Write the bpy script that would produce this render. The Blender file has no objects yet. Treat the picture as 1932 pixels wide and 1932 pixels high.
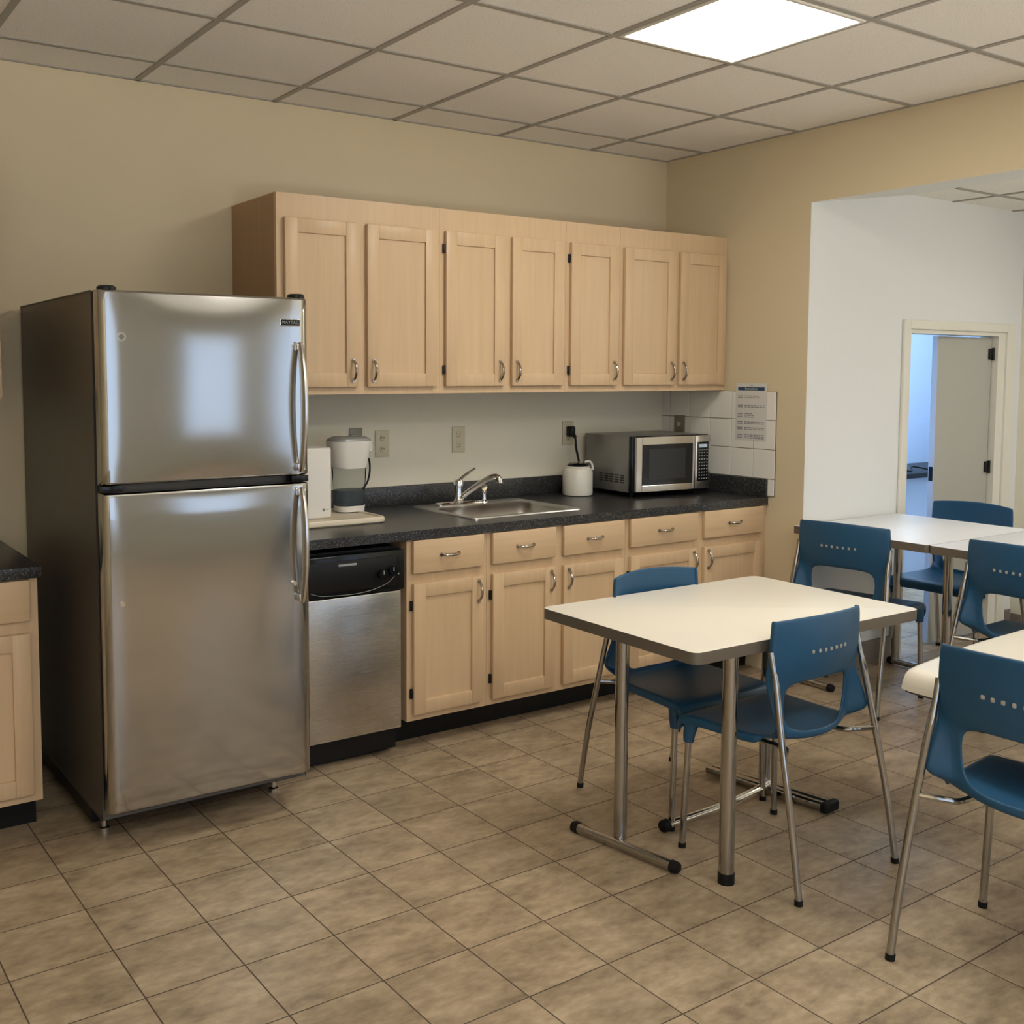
import bpy, bmesh, math, random
from mathutils import Vector, Matrix
random.seed(7)
PI = math.pi
S = bpy.context.scene
C = S.collection

# ---------------------------------------------------------------- camera
yaw, pitch, roll = 0.5848, 0.0758, 0.0013
cd = bpy.data.cameras.new('camera'); cam = bpy.data.objects.new('camera', cd); C.objects.link(cam)
f = Vector((math.sin(yaw)*math.cos(pitch), math.cos(yaw)*math.cos(pitch), -math.sin(pitch)))
rt = Vector((math.cos(yaw), -math.sin(yaw), 0)); up = rt.cross(f)
r2 = rt*math.cos(roll)+up*math.sin(roll); u2 = -rt*math.sin(roll)+up*math.cos(roll)
M = Matrix((r2, u2, -f)).transposed().to_4x4(); M.translation = (-4.4026, -4.3834, 1.5449)
cam.matrix_world = M
cd.sensor_fit = 'HORIZONTAL'; cd.sensor_width = 36; cd.lens = 2001.8/1932*36
cd.shift_x = 127.4/1932; cd.shift_y = -109.9/1932; cd.clip_start = .05
S.camera = cam

# ---------------------------------------------------------------- world, view
W = bpy.data.worlds.new('daylight'); S.world = W; W.use_nodes = True
bg = W.node_tree.nodes['Background']; bg.inputs[1].default_value = 1.0
# pale blue sky above, bright glow added below the horizon to light the ceiling
_t = W.node_tree; _c = _t.nodes.new('ShaderNodeTexCoord'); _s = _t.nodes.new('ShaderNodeSeparateXYZ'); _r = _t.nodes.new('ShaderNodeValToRGB')
_m = _t.nodes.new('ShaderNodeMapRange'); _m.inputs[1].default_value = -1; _m.inputs[2].default_value = 1
_t.links.new(_c.outputs['Generated'], _s.inputs[0]); _t.links.new(_s.outputs[2], _m.inputs[0]); _t.links.new(_m.outputs[0], _r.inputs[0]); _t.links.new(_r.outputs[0], bg.inputs[0])
SKY, GROUND_GLOW = (1.1, 1.35, 1.75), (11.5, 11.2, 10.6)
for _e, (_p, _v) in zip((_r.color_ramp.elements[0], _r.color_ramp.elements[1]), ((.36, GROUND_GLOW), (.42, SKY))): _e.position = _p; _e.color = (*_v, 1)
S.view_settings.view_transform = 'Standard'; S.view_settings.look = 'None'
S.view_settings.exposure = 0.0; S.view_settings.gamma = 1; S.view_settings.use_curve_mapping = False
PANEL = 24.0            # brightness of the ceiling light panels

def portal(name, loc, rot, sx, sy):
    l = bpy.data.lights.new(name, 'AREA'); l.shape = 'RECTANGLE'; l.size = sx; l.size_y = sy
    l.cycles.is_portal = True
    o = bpy.data.objects.new(name, l); C.objects.link(o); o.location = loc; o.rotation_euler = rot
# unseen windows: main room rear wall, alcove rear wall, far room side wall
RW = -7.0
portal('window_portal', (-4.3, RW-.10, 1.35), (PI/2, 0, PI), 3.8, 2.1)
portal('window_portal', (-.80, RW-.10, 1.45), (PI/2, 0, PI), .9, 1.3)
portal('window_portal', (1.0, RW-.10, 1.35), (PI/2, 0, PI), 1.6, 2.1)

# ---------------------------------------------------------------- materials
def mat(name, col, rough=.5, metal=0, spec=None, coat=0, **k):
    m = bpy.data.materials.new(name); m.use_nodes = True
    b = m.node_tree.nodes['Principled BSDF']
    b.inputs['Base Color'].default_value = (*col, 1); b.inputs['Roughness'].default_value = rough
    b.inputs['Metallic'].default_value = metal
    if spec is not None: b.inputs['Specular IOR Level'].default_value = spec
    if coat: b.inputs['Coat Weight'].default_value = coat; b.inputs['Coat Roughness'].default_value = .1
    for a, v in k.items(): b.inputs[a.replace('_', ' ')].default_value = v
    return m
class N:
    def __init__(s, m): s.t = m.node_tree; s.b = s.t.nodes['Principled BSDF']
    def n(s, typ, **k):
        x = s.t.nodes.new(typ)
        for a, v in k.items():
            if a.startswith('i_'):
                key = a[2:]; key = int(key) if key.isdigit() else key.replace('_', ' ')
                x.inputs[key].default_value = v
            else: setattr(x, a, v)
        return x
    def l(s, a, b): s.t.links.new(a, b)
    def math(s, op, a, b=None, c=None):
        x = s.n('ShaderNodeMath', operation=op)
        for i, v in enumerate((a, b, c)):
            if v is None: continue
            if hasattr(v, 'links'): s.l(v, x.inputs[i])
            else: x.inputs[i].default_value = v
        return x.outputs[0]
    def mix(s, fac, a, b, typ='MIX'):
        x = s.n('ShaderNodeMix', data_type='RGBA', blend_type=typ)
        for i, v in ((0, fac), (6, a), (7, b)):
            if hasattr(v, 'links'): s.l(v, x.inputs[i])
            elif i == 0: x.inputs[0].default_value = v
            else: x.inputs[i].default_value = (*v, 1)
        return x.outputs[2]
    def noise(s, scale, detail=3, vec=None, rough=.5):
        x = s.n('ShaderNodeTexNoise'); x.inputs['Scale'].default_value = scale
        x.inputs['Detail'].default_value = detail; x.inputs['Roughness'].default_value = rough
        if vec is not None: s.l(vec, x.inputs['Vector'])
        return x.outputs['Fac']
    def ramp(s, fac, stops):
        x = s.n('ShaderNodeValToRGB'); e = x.color_ramp.elements
        while len(e) < len(stops): e.new(.5)
        for i, (p, c) in enumerate(stops): e[i].position = p; e[i].color = (*c, 1)
        s.l(fac, x.inputs[0]); return x.outputs[0]
    def bump(s, h, st=.2, d=.001):
        x = s.n('ShaderNodeBump'); x.inputs['Strength'].default_value = st; x.inputs['Distance'].default_value = d
        s.l(h, x.inputs['Height']); s.l(x.outputs[0], s.b.inputs['Normal'])
    def pos(s, sc=(1, 1, 1), obj=False):
        if obj: v = s.n('ShaderNodeTexCoord').outputs['Object']
        else: v = s.n('ShaderNodeNewGeometry').outputs['Position']
        x = s.n('ShaderNodeVectorMath', operation='MULTIPLY'); s.l(v, x.inputs[0]); x.inputs[1].default_value = sc
        return x.outputs[0]

def paint(name, col):
    m = mat(name, col, .6, spec=.3); n = N(m)
    f1 = n.noise(1.3, 2, n.pos()); c = n.mix(n.math('MULTIPLY', f1, .12), col, tuple(x*.8 for x in col))
    n.l(c, n.b.inputs['Base Color']); n.bump(n.noise(320, 3, n.pos()), .12, .0008); return m
BEIGE = paint('beige_wall_paint', (.67, .57, .385))
CREAM = paint('brighter_cream', (.80, .755, .61))
WHITE = paint('white_wall_paint', (.74, .745, .725))
CASING = mat('gloss_trim_paint', (.74, .71, .62), .35)
REARP = paint('grey_rear_wall_paint', (.50, .49, .45))
GREYDOOR = mat('grey_door_paint', (.42, .41, .365), .45)
BLUELIT = paint('blue_lit_paint', (.55, .66, .84))  # blue light of the far room put into the colour
BASEB = mat('brown_vinyl_baseboard', (.20, .165, .14), .45)

def floor_mat():
    m = mat('floor_tiles', (.4, .3, .2), .32, spec=.4); n = N(m)
    s, fx, fy, fr = .2637, -2.0395, -2.3839, .0124
    g = n.n('ShaderNodeNewGeometry').outputs['Position']
    a = n.n('ShaderNodeVectorMath', operation='SUBTRACT'); n.l(g, a.inputs[0]); a.inputs[1].default_value = (fx, fy, 0)
    r = n.n('ShaderNodeVectorRotate', rotation_type='Z_AXIS'); n.l(a.outputs[0], r.inputs['Vector']); r.inputs['Angle'].default_value = -fr
    d = n.n('ShaderNodeVectorMath', operation='SCALE'); n.l(r.outputs[0], d.inputs[0]); d.inputs['Scale'].default_value = 1/s
    sp = n.n('ShaderNodeSeparateXYZ'); n.l(d.outputs[0], sp.inputs[0])
    w = .0078
    def edge(o):
        fr_ = n.math('FRACT', o); q = n.math('MINIMUM', fr_, n.math('SUBTRACT', 1.0, fr_))
        return q
    e = n.math('MINIMUM', edge(sp.outputs[0]), edge(sp.outputs[1]))
    mr = n.n('ShaderNodeMapRange'); n.l(e, mr.inputs[0]); mr.inputs[1].default_value = w*.55; mr.inputs[2].default_value = w*1.3
    mask = mr.outputs[0]
    fl = n.n('ShaderNodeVectorMath', operation='FLOOR'); n.l(d.outputs[0], fl.inputs[0])
    wn = n.n('ShaderNodeTexWhiteNoise', noise_dimensions='3D'); n.l(fl.outputs[0], wn.inputs[0])
    # per tile offset and turn of the marbling
    off = n.n('ShaderNodeVectorMath', operation='MULTIPLY_ADD'); n.l(wn.outputs['Color'], off.inputs[0]); off.inputs[1].default_value = (30, 30, 30)
    n.l(g, off.inputs[2])
    st = n.n('ShaderNodeVectorMath', operation='MULTIPLY'); n.l(off.outputs[0], st.inputs[0]); st.inputs[1].default_value = (1.0, 1.9, 1)
    a1 = n.noise(5.5, 6, st.outputs[0], .62); a2 = n.noise(22, 5, st.outputs[0], .6); a3 = n.noise(1.6, 2, g)
    mixf = n.math('ADD', n.math('MULTIPLY', a1, .72), n.math('MULTIPLY', a2, .28))
    c = n.ramp(mixf, [(.32, (.20, .145, .092)), (.44, (.325, .246, .158)), (.56, (.43, .332, .218)), (.70, (.55, .445, .308))])
    tone = n.math('ADD', .90, n.math('MULTIPLY', wn.outputs['Value'], .17))
    tn = n.n('ShaderNodeCombineColor')
    for i in range(3): n.l(tone, tn.inputs[i])
    c = n.mix(1.0, c, tn.outputs[0], 'MULTIPLY')
    c = n.mix(n.math('MULTIPLY', a3, .25), c, (.30, .24, .17))
    c = n.mix(mask, (.075, .055, .038), c); n.l(c, n.b.inputs['Base Color'])
    ro = n.math('ADD', .26, n.math('MULTIPLY', a2, .22)); n.l(n.math('MAXIMUM', ro, n.math('SUBTRACT', .85, mask)), n.b.inputs['Roughness'])
    h = n.math('ADD', mask, n.math('MULTIPLY', a2, .25)); n.bump(h, .45, .0016)
    return m
FLOOR = floor_mat()

def ctile_mat():
    m = mat('acoustic_tile', (.80, .77, .70), .85, spec=.2); n = N(m)
    p = n.pos(); a = n.noise(170, 4, p, .7)
    c = n.ramp(a, [(.33, (.64, .61, .56)), (.45, (.84, .815, .76)), (.7, (.87, .845, .79))])
    n.l(c, n.b.inputs['Base Color']); n.bump(a, .5, .002); return m
CTILE = ctile_mat()
CGRID = mat('ceiling_grid_metal', (.34, .32, .28), .5)
LIT = mat('light_diffuser', (1, 1, 1), .5)
b_ = LIT.node_tree.nodes['Principled BSDF']; b_.inputs['Emission Color'].default_value = (1, .94, .85, 1); b_.inputs['Emission Strength'].default_value = PANEL

def wood_mat(name, col, axis='z'):
    m = mat(name, col, .38, spec=.4); n = N(m)
    sc = {'z': (26, 26, 1.2), 'x': (1.2, 26, 26)}[axis]
    p = n.pos(sc, True); a = n.noise(1.6, 5, p, .65); b = n.noise(2.2, 2, n.pos((1, 1, 1), True))
    dk = tuple(x*y for x, y in zip(col, (.955, .94, .92))); lt = tuple(min(1, x*1.07) for x in col)
    c = n.ramp(a, [(.32, dk), (.5, col), (.7, lt)])
    c = n.mix(n.math('MULTIPLY', b, .22), c, tuple(x*.86 for x in col))
    n.l(c, n.b.inputs['Base Color']); n.bump(a, .08, .0006); return m
MAPLE = wood_mat('maple_vertical_grain', (.62, .445, .270))
MAPLEH = wood_mat('maple_horizontal_grain', (.62, .445, .270), 'x')
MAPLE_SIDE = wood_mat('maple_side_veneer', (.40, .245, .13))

def counter_mat():
    m = mat('speckled_laminate', (.03, .03, .03), .29, spec=.5); n = N(m)
    p = n.pos(); v = n.noise(190, 2, p, .7); w = n.noise(110, 2, p, .6)
    c = n.ramp(v, [(.40, (.010, .010, .011)), (.54, (.026, .026, .027)), (.63, (.11, .108, .106)), (.72, (.25, .245, .24))])
    c = n.mix(n.math('MULTIPLY', w, .3), c, (.012, .012, .013))
    n.l(c, n.b.inputs['Base Color']); n.bump(v, .05, .0004); return m
COUNTER = counter_mat()

def steel(name, col=(.56, .55, .53), rough=.22, axis=(2, 2, 300), an=.6, wob=0):
    m = mat(name, col, rough, 1); n = N(m)
    a = n.noise(1.0, 3, n.pos(axis, True), .6)
    n.l(n.math('ADD', rough-.02, n.math('MULTIPLY', a, .04)), n.b.inputs['Roughness'])
    n.b.inputs['Anisotropic'].default_value = an
    if wob:
        h = n.n('ShaderNodeTexNoise'); h.inputs['Scale'].default_value = 2.3; h.inputs['Detail'].default_value = 1.0
        n.l(n.pos(obj=True), h.inputs['Vector']); n.bump(h.outputs['Fac'], wob, .02)
    return m
STEEL = steel('brushed_door_steel', (.46, .455, .44), .12, an=.0, wob=.05)
STEEL2 = steel('brushed_steel', (.56, .545, .52), .27, (4, 4, 400), an=0)
MWGREY = mat('microwave_grey_side', (.28, .275, .25), .35, .5)
STEELTRIM = steel('rolled_edge_steel', (.66, .64, .62), .2, an=0)
SINKM = steel('sink_steel', (.60, .59, .57), .33, (300, 3, 3), an=0)
FRSIDE = mat('textured_dark_side', (.10, .088, .075), .38, .2); n_ = N(FRSIDE); n_.bump(n_.noise(500, 2, n_.pos()), .2, .0006)
CHROME = mat('chrome', (.74, .72, .69), .12, 1)
TUBE = mat('chromed_tube', (.42, .405, .38), .13, 1)
NICKEL = mat('satin_nickel', (.42, .385, .34), .18, 1)
BLACK = mat('black_plastic', (.006, .006, .007), .4, spec=.3)
BLACKG = mat('black_gloss', (.004, .005, .006), .16, spec=.35)
RUBBER = mat('black_rubber', (.005, .005, .005), .6, spec=.25)
KICK = mat('black_kick_vinyl', (.007, .0065, .006), .5, spec=.25)
def blue_mat():
    m = mat('blue_plastic', (.014, .078, .165), .42, spec=.45); n = N(m)
    a = n.noise(900, 2, n.pos((1, 1, 1), True)); n.bump(a, .15, .0004); return m
BLUE = blue_mat()
LAM = mat('cream_laminate', (.80, .765, .665), .28, spec=.4)
LAMW = mat('cool_white_laminate', (.74, .75, .77), .42, spec=.4)
EDGE = mat('brown_edge_band', (.125, .105, .08), .45)
WPLAST = mat('white_plastic', (.74, .71, .65), .35)
CPLAST = mat('cream_plastic', (.68, .60, .45), .35)
PLATE = mat('outlet_cream', (.62, .56, .40), .4)
PLATED = mat('outlet_grey', (.20, .19, .165), .35, .3)
DARK = mat('slot_dark', (.02, .018, .015), .6)
SLOT = mat('slot_light', (.34, .33, .30), .4)
CERAM = mat('white_glazed_ceramic', (.72, .69, .60), .22, coat=.3)
PAPER = mat('white_paper', (.66, .64, .60), .8)
INK = mat('grey_ink', (.23, .23, .24), .8)
INKB = mat('blue_ink', (.03, .07, .13), .8)
GLASS = mat('clear_plastic', (.86, .88, .88), .06, Transmission_Weight=1.0, IOR=1.03)
WATER = mat('dark_water', (.30, .34, .37), .05, Transmission_Weight=.75, IOR=1.06)
DOORGLASS = mat('microwave_glass', (.006, .008, .013), .07)
PRINT = mat('pale_print', (.30, .31, .31), .5)
WPANE = mat('window_pane', (1, 1, 1), 0, Transmission_Weight=1.0, IOR=1.0)

def tile_mat():
    m = mat('white_wall_tile', (.82, .80, .73), .22); n = N(m); return m
WTILE = tile_mat(); GROUT = mat('tile_grout', (.15, .135, .11), .8)

# ---------------------------------------------------------------- mesh helpers
def bm_(): return bmesh.new()
def box(bm, x0, x1, y0, y1, z0, z1, bev=0, seg=2, M=None):
    r = bmesh.ops.create_cube(bm, size=1); vs = r['verts']
    for v in vs: v.co = Vector(((x0+x1)/2+v.co.x*(x1-x0), (y0+y1)/2+v.co.y*(y1-y0), (z0+z1)/2+v.co.z*(z1-z0)))
    if bev:
        es = list({e for v in vs for e in v.link_edges})
        r2 = bmesh.ops.bevel(bm, geom=es, offset=bev, segments=seg, affect='EDGES', profile=.5)
        vs = [v for v in {v for f_ in r2['faces'] for v in f_.verts}] if M else vs
    if M:
        for v in {v for v in vs if v.is_valid}: v.co = M @ v.co
    return bm
def tube(bm, pts, r, seg=12, closed=False, caps=True, flat=None):
    pts = [Vector(p) for p in pts]; n = len(pts); rs = r if isinstance(r, (list, tuple)) else [r]*n
    rings = []; prev = None
    for i, p in enumerate(pts):
        if closed: t = pts[(i+1) % n]-pts[i-1]
        else: t = pts[min(i+1, n-1)]-pts[max(i-1, 0)]
        t.normalize()
        if prev is None:
            a = Vector((0, 0, 1)) if abs(t.z) < .9 else Vector((1, 0, 0)); u = t.cross(a).normalized()
        else: u = (prev - t*prev.dot(t)).normalized()
        prev = u; v = t.cross(u); fu, fv = flat or (1, 1)
        rings.append([bm.verts.new(p+(u*math.cos(2*PI*k/seg)*fu+v*math.sin(2*PI*k/seg)*fv)*rs[i]) for k in range(seg)])
    m = n if closed else n-1
    for i in range(m):
        a, b = rings[i], rings[(i+1) % n]
        for k in range(seg): bm.faces.new((a[k], a[(k+1) % seg], b[(k+1) % seg], b[k]))
    if not closed and caps: bm.faces.new(rings[0][::-1]); bm.faces.new(rings[-1])
    return bm
def smooth_path(pts, k=6):
    P = [Vector(p) for p in pts]; out = []
    for i in range(len(P)-1):
        p0 = P[max(i-1, 0)]; p1 = P[i]; p2 = P[i+1]; p3 = P[min(i+2, len(P)-1)]
        for j in range(k):
            t = j/k; out.append(.5*((2*p1)+(p2-p0)*t+(2*p0-5*p1+4*p2-p3)*t*t+(3*p1-p0-3*p2+p3)*t**3))
    out.append(P[-1]); return out
def lathe(bm, prof, c=(0, 0, 0), seg=32, sy=1):
    rings = [[bm.verts.new((c[0]+r*math.cos(2*PI*k/seg), c[1]+r*sy*math.sin(2*PI*k/seg), c[2]+z)) for k in range(seg)] for r, z in prof]
    for a, b in zip(rings, rings[1:]):
        for k in range(seg): bm.faces.new((a[k], a[(k+1) % seg], b[(k+1) % seg], b[k]))
    bm.faces.new(rings[0][::-1]); bm.faces.new(rings[-1]); return bm
def rrect(x0, x1, y0, y1, r, n=6):
    out = []
    for cx, cy, a0 in ((x1-r, y1-r, 0), (x0+r, y1-r, PI/2), (x0+r, y0+r, PI), (x1-r, y0+r, 1.5*PI)):
        for k in range(n+1): a = a0+PI/2*k/n; out.append((cx+r*math.cos(a), cy+r*math.sin(a)))
    return out
def loft(bm, rings, cap0=False, cap1=False):
    R = [[bm.verts.new(p) for p in ring] for ring in rings]
    for a, b in zip(R, R[1:]):
        m = len(a)
        for k in range(m): bm.faces.new((a[k], a[(k+1) % m], b[(k+1) % m], b[k]))
    if cap0: bm.faces.new(R[0][::-1])
    if cap1: bm.faces.new(R[-1])
    return bm
def prism(bm, outline, z0, z1, bev=0):
    n = len(outline); a = [bm.verts.new((x, y, z0)) for x, y in outline]; b = [bm.verts.new((x, y, z1)) for x, y in outline]
    bm.faces.new(a[::-1]); top = bm.faces.new(b)
    for k in range(n): bm.faces.new((a[k], a[(k+1) % n], b[(k+1) % n], b[k]))
    if bev: bmesh.ops.bevel(bm, geom=list(top.edges), offset=bev, segments=2, affect='EDGES', profile=.5)
    return bm
def obj(name, bm, m, parent=None, smooth=True, mods=(), label=None, loc=None, fi=None):
    bmesh.ops.recalc_face_normals(bm, faces=bm.faces)
    me = bpy.data.meshes.new(name); bm.to_mesh(me); bm.free()
    for x in (m if isinstance(m, (list, tuple)) else [m]): me.materials.append(x)
    if fi:
        for p in me.polygons: p.material_index = fi(p)
    if smooth:
        me.polygons.foreach_set('use_smooth', [True]*len(me.polygons))
        try: me.set_sharp_from_angle(angle=math.radians(35))
        except Exception: pass
    o = bpy.data.objects.new(name, me); C.objects.link(o)
    if parent: o.parent = parent
    if loc: o.location = loc
    for typ, k in mods:
        md = o.modifiers.new(typ, typ)
        for a, v in k.items(): setattr(md, a, v)
    if label: o['label'] = label
    return o
def thing(name, label, cat, loc=(0, 0, 0), rz=0, group=None):
    o = bpy.data.objects.new(name, None); C.objects.link(o); o.empty_display_size = .05
    o.location = loc; o.rotation_euler = (0, 0, rz); o['label'] = label; o['category'] = cat
    if group: o['group'] = group
    return o
def tag(o, label, cat, group=None):
    o['label'] = label; o['category'] = cat
    if group: o['group'] = group
    return o
def struct(o, label=None):
    o['kind'] = 'structure'
    if label: o['label'] = label
    return o
def B(*a, **k): return box(bm_(), *a, **k)

# ---------------------------------------------------------------- setting
H = 2.7355; LX = -6.6; AX = 1.965; AY = -.982; HH = 2.38
struct(obj('floor', B(LX-.1, 4.6, RW-.1, 1.9, -.1, 0), FLOOR, smooth=False), 'tan marbled square floor tiles with dark thin grout')
struct(obj('wall_back', B(LX, .0, 0, .12, 0, H+.02), BEIGE, smooth=False), 'long beige wall behind the cabinets')
# right wall with wide opening and sloped soffit
bm = bm_(); box(bm, 0, .82, AY, .12, 0, H+.02)
struct(obj('wall_right', bm, [BEIGE, WHITE], smooth=False, fi=lambda p: 1 if p.normal.y < -.5 else 0), 'short beige wall beside the counter, white around its corner')
bm = bm_()
y0, y1 = RW, AY
vs = [bm.verts.new(p) for p in ((0, y0, HH), (.82, y0, 2.492), (.82, y0, H), (0, y0, H), (0, y1, HH), (.82, y1, 2.492), (.82, y1, H), (0, y1, H))]
for q in ((0, 1, 2, 3), (4, 7, 6, 5), (0, 4, 5, 1), (1, 5, 6, 2), (2, 6, 7, 3), (3, 7, 4, 0)): bm.faces.new([vs[i] for i in q])
struct(obj('wall_header', bm, [BEIGE, WHITE], smooth=False, fi=lambda p: 1 if p.normal.z < -.5 else 0), 'beige beam over the wide opening with pale underside')
struct(obj('wall_left', B(LX-.12, LX, RW, .12, 0, H+.02), BEIGE, smooth=False))
# rear wall with windows, the wide left one added for ambient light
def wall_with_windows(name, x0, x1, ya, yb, zt, wins, m):
    bm = bm_(); xs = x0
    for (a, b, c, d) in wins:
        box(bm, xs, a, ya, yb, 0, zt); box(bm, a, b, ya, yb, 0, c); box(bm, a, b, ya, yb, d, zt); xs = b
    box(bm, xs, x1, ya, yb, 0, zt)
    return struct(obj(name, bm, m, smooth=False))
wins = [(-6.2, -2.4, .3, 2.4), (-1.25, -.35, .8, 2.1), (.2, 1.8, .3, 2.4)]
wall_with_windows('wall_rear', LX, AX+.12, RW-.12, RW, H+.02, wins, REARP)
for i, (a, b, c, d) in enumerate(wins):
    bm = bm_()
    for q in ((a, a+.04, c, d), (b-.04, b, c, d), (a+.04, b-.04, c, c+.04), (a+.04, b-.04, d-.04, d), ((a+b)/2-.015, (a+b)/2+.015, c+.04, d-.04)):
        box(bm, q[0], q[1], RW-.09, RW-.05, q[2], q[3])
    w = struct(obj('window_%d' % (i+1), bm, CASING, smooth=False))
# ceiling tiles and grid
G = .6096; gx = .5702; gy = .2894
struct(obj('ceiling', B(LX, 0, RW, 0, H, H+.05), CTILE, smooth=False), 'suspended ceiling of speckled grey-white square tiles')
bm = bm_(); x = -gx
while x > LX: box(bm, x-.012, x+.012, RW, 0, H-.005, H+.002); x -= G
y = -gy
while y > RW: box(bm, LX, 0, y-.012, y+.012, H-.0045, H+.002); y -= G
box(bm, LX, 0, -.012, 0, H-.005, H+.002); box(bm, -.012, 0, RW, 0, H-.005, H+.002)
g = struct(obj('ceiling_grid', bm, CGRID, bpy.data.objects['ceiling'], smooth=False), 'darker metal grid bars')
CZ = 2.492
struct(obj('ceiling', B(.82, AX, RW, AY, CZ, CZ+.05), CTILE, smooth=False), 'lower tiled ceiling beyond the opening')
bm = bm_()
for x in (1.21, 1.82): box(bm, x-.012, x+.012, RW, AY, CZ-.005, CZ+.002)
y = -1.235
while y > RW: box(bm, .82, AX, y-.012, y+.012, CZ-.0045, CZ+.002); y -= G
struct(obj('ceiling_grid', bm, CGRID, bpy.data.objects['ceiling.001'], smooth=False))
# alcove walls with doorway
DX0, DX1, DZ = .835, 1.79, 1.785
bm = bm_(); box(bm, .82, DX0, AY, AY+.10, 0, H); box(bm, DX0, DX1, AY, AY+.10, DZ, H); box(bm, DX1, 4.6, AY, AY+.10, 0, H)
struct(obj('wall_alcove', bm, WHITE, smooth=False), 'white wall around the far doorway')
struct(obj('wall_far_right', B(AX, AX+.1, RW, AY, 0, H), CREAM, smooth=False))
bm = bm_()
for a, b, c, d in ((DX0-.055, DX0, 0, DZ+.05), (DX1, DX1+.085, 0, DZ+.05), (DX0, DX1, DZ, DZ+.05)): box(bm, a, b, AY-.018, AY, c, d, .004)
for a, b, c, d in ((DX0-.002, DX0+.022, 0, DZ), (DX1-.075, DX1+.002, 0, DZ), (DX0+.022, DX1-.075, DZ-.022, DZ)): box(bm, a, b, AY-.004, AY+.104, c, d)
struct(obj('trim_1', bm, CASING, smooth=False), 'cream painted door casing')
bm = bm_(); box(bm, .012, DX0-.055, AY-.012, AY, 0, .125); box(bm, DX1+.085, AX-.012, AY-.012, AY, 0, .125)
struct(obj('baseboard_alcove', bm, BASEB, smooth=False), 'brown grey baseboard under the white wall')
struct(obj('baseboard_right', B(-.012, 0, AY-.012, -.83, 0, .125), BASEB, smooth=False))
struct(obj('baseboard_far', B(AX-.012, AX, RW, AY-.013, 0, .10), BASEB, smooth=False))
# far room behind the doorway
bm = bm_(); box(bm, .82, 4.2, .75, .85, 0, H); struct(obj('wall_far_room_back', bm, BLUELIT, smooth=False))
struct(obj('wall_far_room_left', B(.82, .90, AY+.1, 1.6, 0, H), BLUELIT, smooth=False))
struct(obj('wall_far_room_right', B(4.1, 4.2, AY+.1, 1.6, 0, H), BLUELIT, smooth=False))
struct(obj('ceiling', B(.82, 4.2, AY+.1, 1.7, H, H+.05), CTILE, smooth=False))
# open door, hinged on the right jamb
dr = struct(thing('door_1', 'grey folding door leaf half closing the cream doorway', 'door', (DX1-.078, AY+.05, 0), math.radians(178)))
del dr['category']
obj('door_leaf', B(.003, .515, -.018, .018, .012, 1.755, .002), [GREYDOOR, BLUELIT], dr, smooth=False, fi=lambda p: 1 if p.normal.x > .5 else 0)  # latch edge painted blue for the light falling on it
obj('latch_plate', B(.514, .518, -.012, .012, .94, 1.02), BLACK, dr, label='black latch plate')
for z in (1.0, 1.66, .25):
    bm = B(-.022, .036, .0185, .030, z-.032, z+.032, .003); tube(bm, ((.004, .030, z-.036), (.004, .030, z+.036)), .008)
    obj('hinge', bm, BLACK, dr, label='black steel hinge')
# far room shelf with cable
sh = thing('wall_counter', 'pale blue counter with dark top seen through the doorway', 'counter')
obj('top', B(1.3, 4.05, .20, .745, .775, .812, .004), BLACK, sh); obj('front_panel', B(1.3, 4.05, .24, .745, 0, .774), BLUELIT, sh)
tag(obj('cable', tube(bm_(), smooth_path([(2.66, .26, .818), (2.76, .30, .832), (2.86, .27, .820), (2.96, .33, .845), (3.1, .28, .820)]), .006, 8), BLACK), 'black cable lying on the dark counter beyond the doorway', 'cable')

# ceiling light panels: first one is visible, the others are added for brightness
LITC = mat('added_cool_diffuser', (1, 1, 1), .5)
b_ = LITC.node_tree.nodes['Principled BSDF']; b_.inputs['Emission Color'].default_value = (.62, .80, 1, 1); b_.inputs['Emission Strength'].default_value = 62
LITN = mat('added_neutral_diffuser', (1, 1, 1), .5)
b_ = LITN.node_tree.nodes['Principled BSDF']; b_.inputs['Emission Color'].default_value = (.97, .97, .93, 1); b_.inputs['Emission Strength'].default_value = 21
def ceiling_light(x, y, label, z=H, m=LIT):
    t = thing('ceiling_light', label, 'ceiling light', (x, y, z))
    h = G/2-.014; bm = bm_()
    for a, b, c, d in ((-h, h, -h, -h+.014), (-h, h, h-.014, h), (-h, -h+.014, -h+.014, h-.014), (h-.014, h, -h+.014, h-.014)): box(bm, a, b, c, d, -.010, -.001)
    obj('frame', bm, CASING, t, smooth=False)
    obj('diffuser', B(-h+.014, h-.014, -h+.014, h-.014, -.007, -.002), m, t, smooth=False)
cx = -gx-1.5*G; cy = -gy-2.5*G
ceiling_light(cx, cy, 'bright square light panel in the tiled ceiling above the near table')
ceiling_light(cx, cy-4*G, 'unseen square light panel added behind the viewer, right row')
ceiling_light(cx-4*G, cy-4*G, 'unseen square light panel added behind the viewer, left row')
ceiling_light(1.515, -1.235-2.5*G, 'unseen square light panel added in the lower ceiling beyond the opening', CZ, LITN)

ceiling_light(2.6, -.15, 'unseen cool light panel added in the room behind the doorway', H, LITC)

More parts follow.
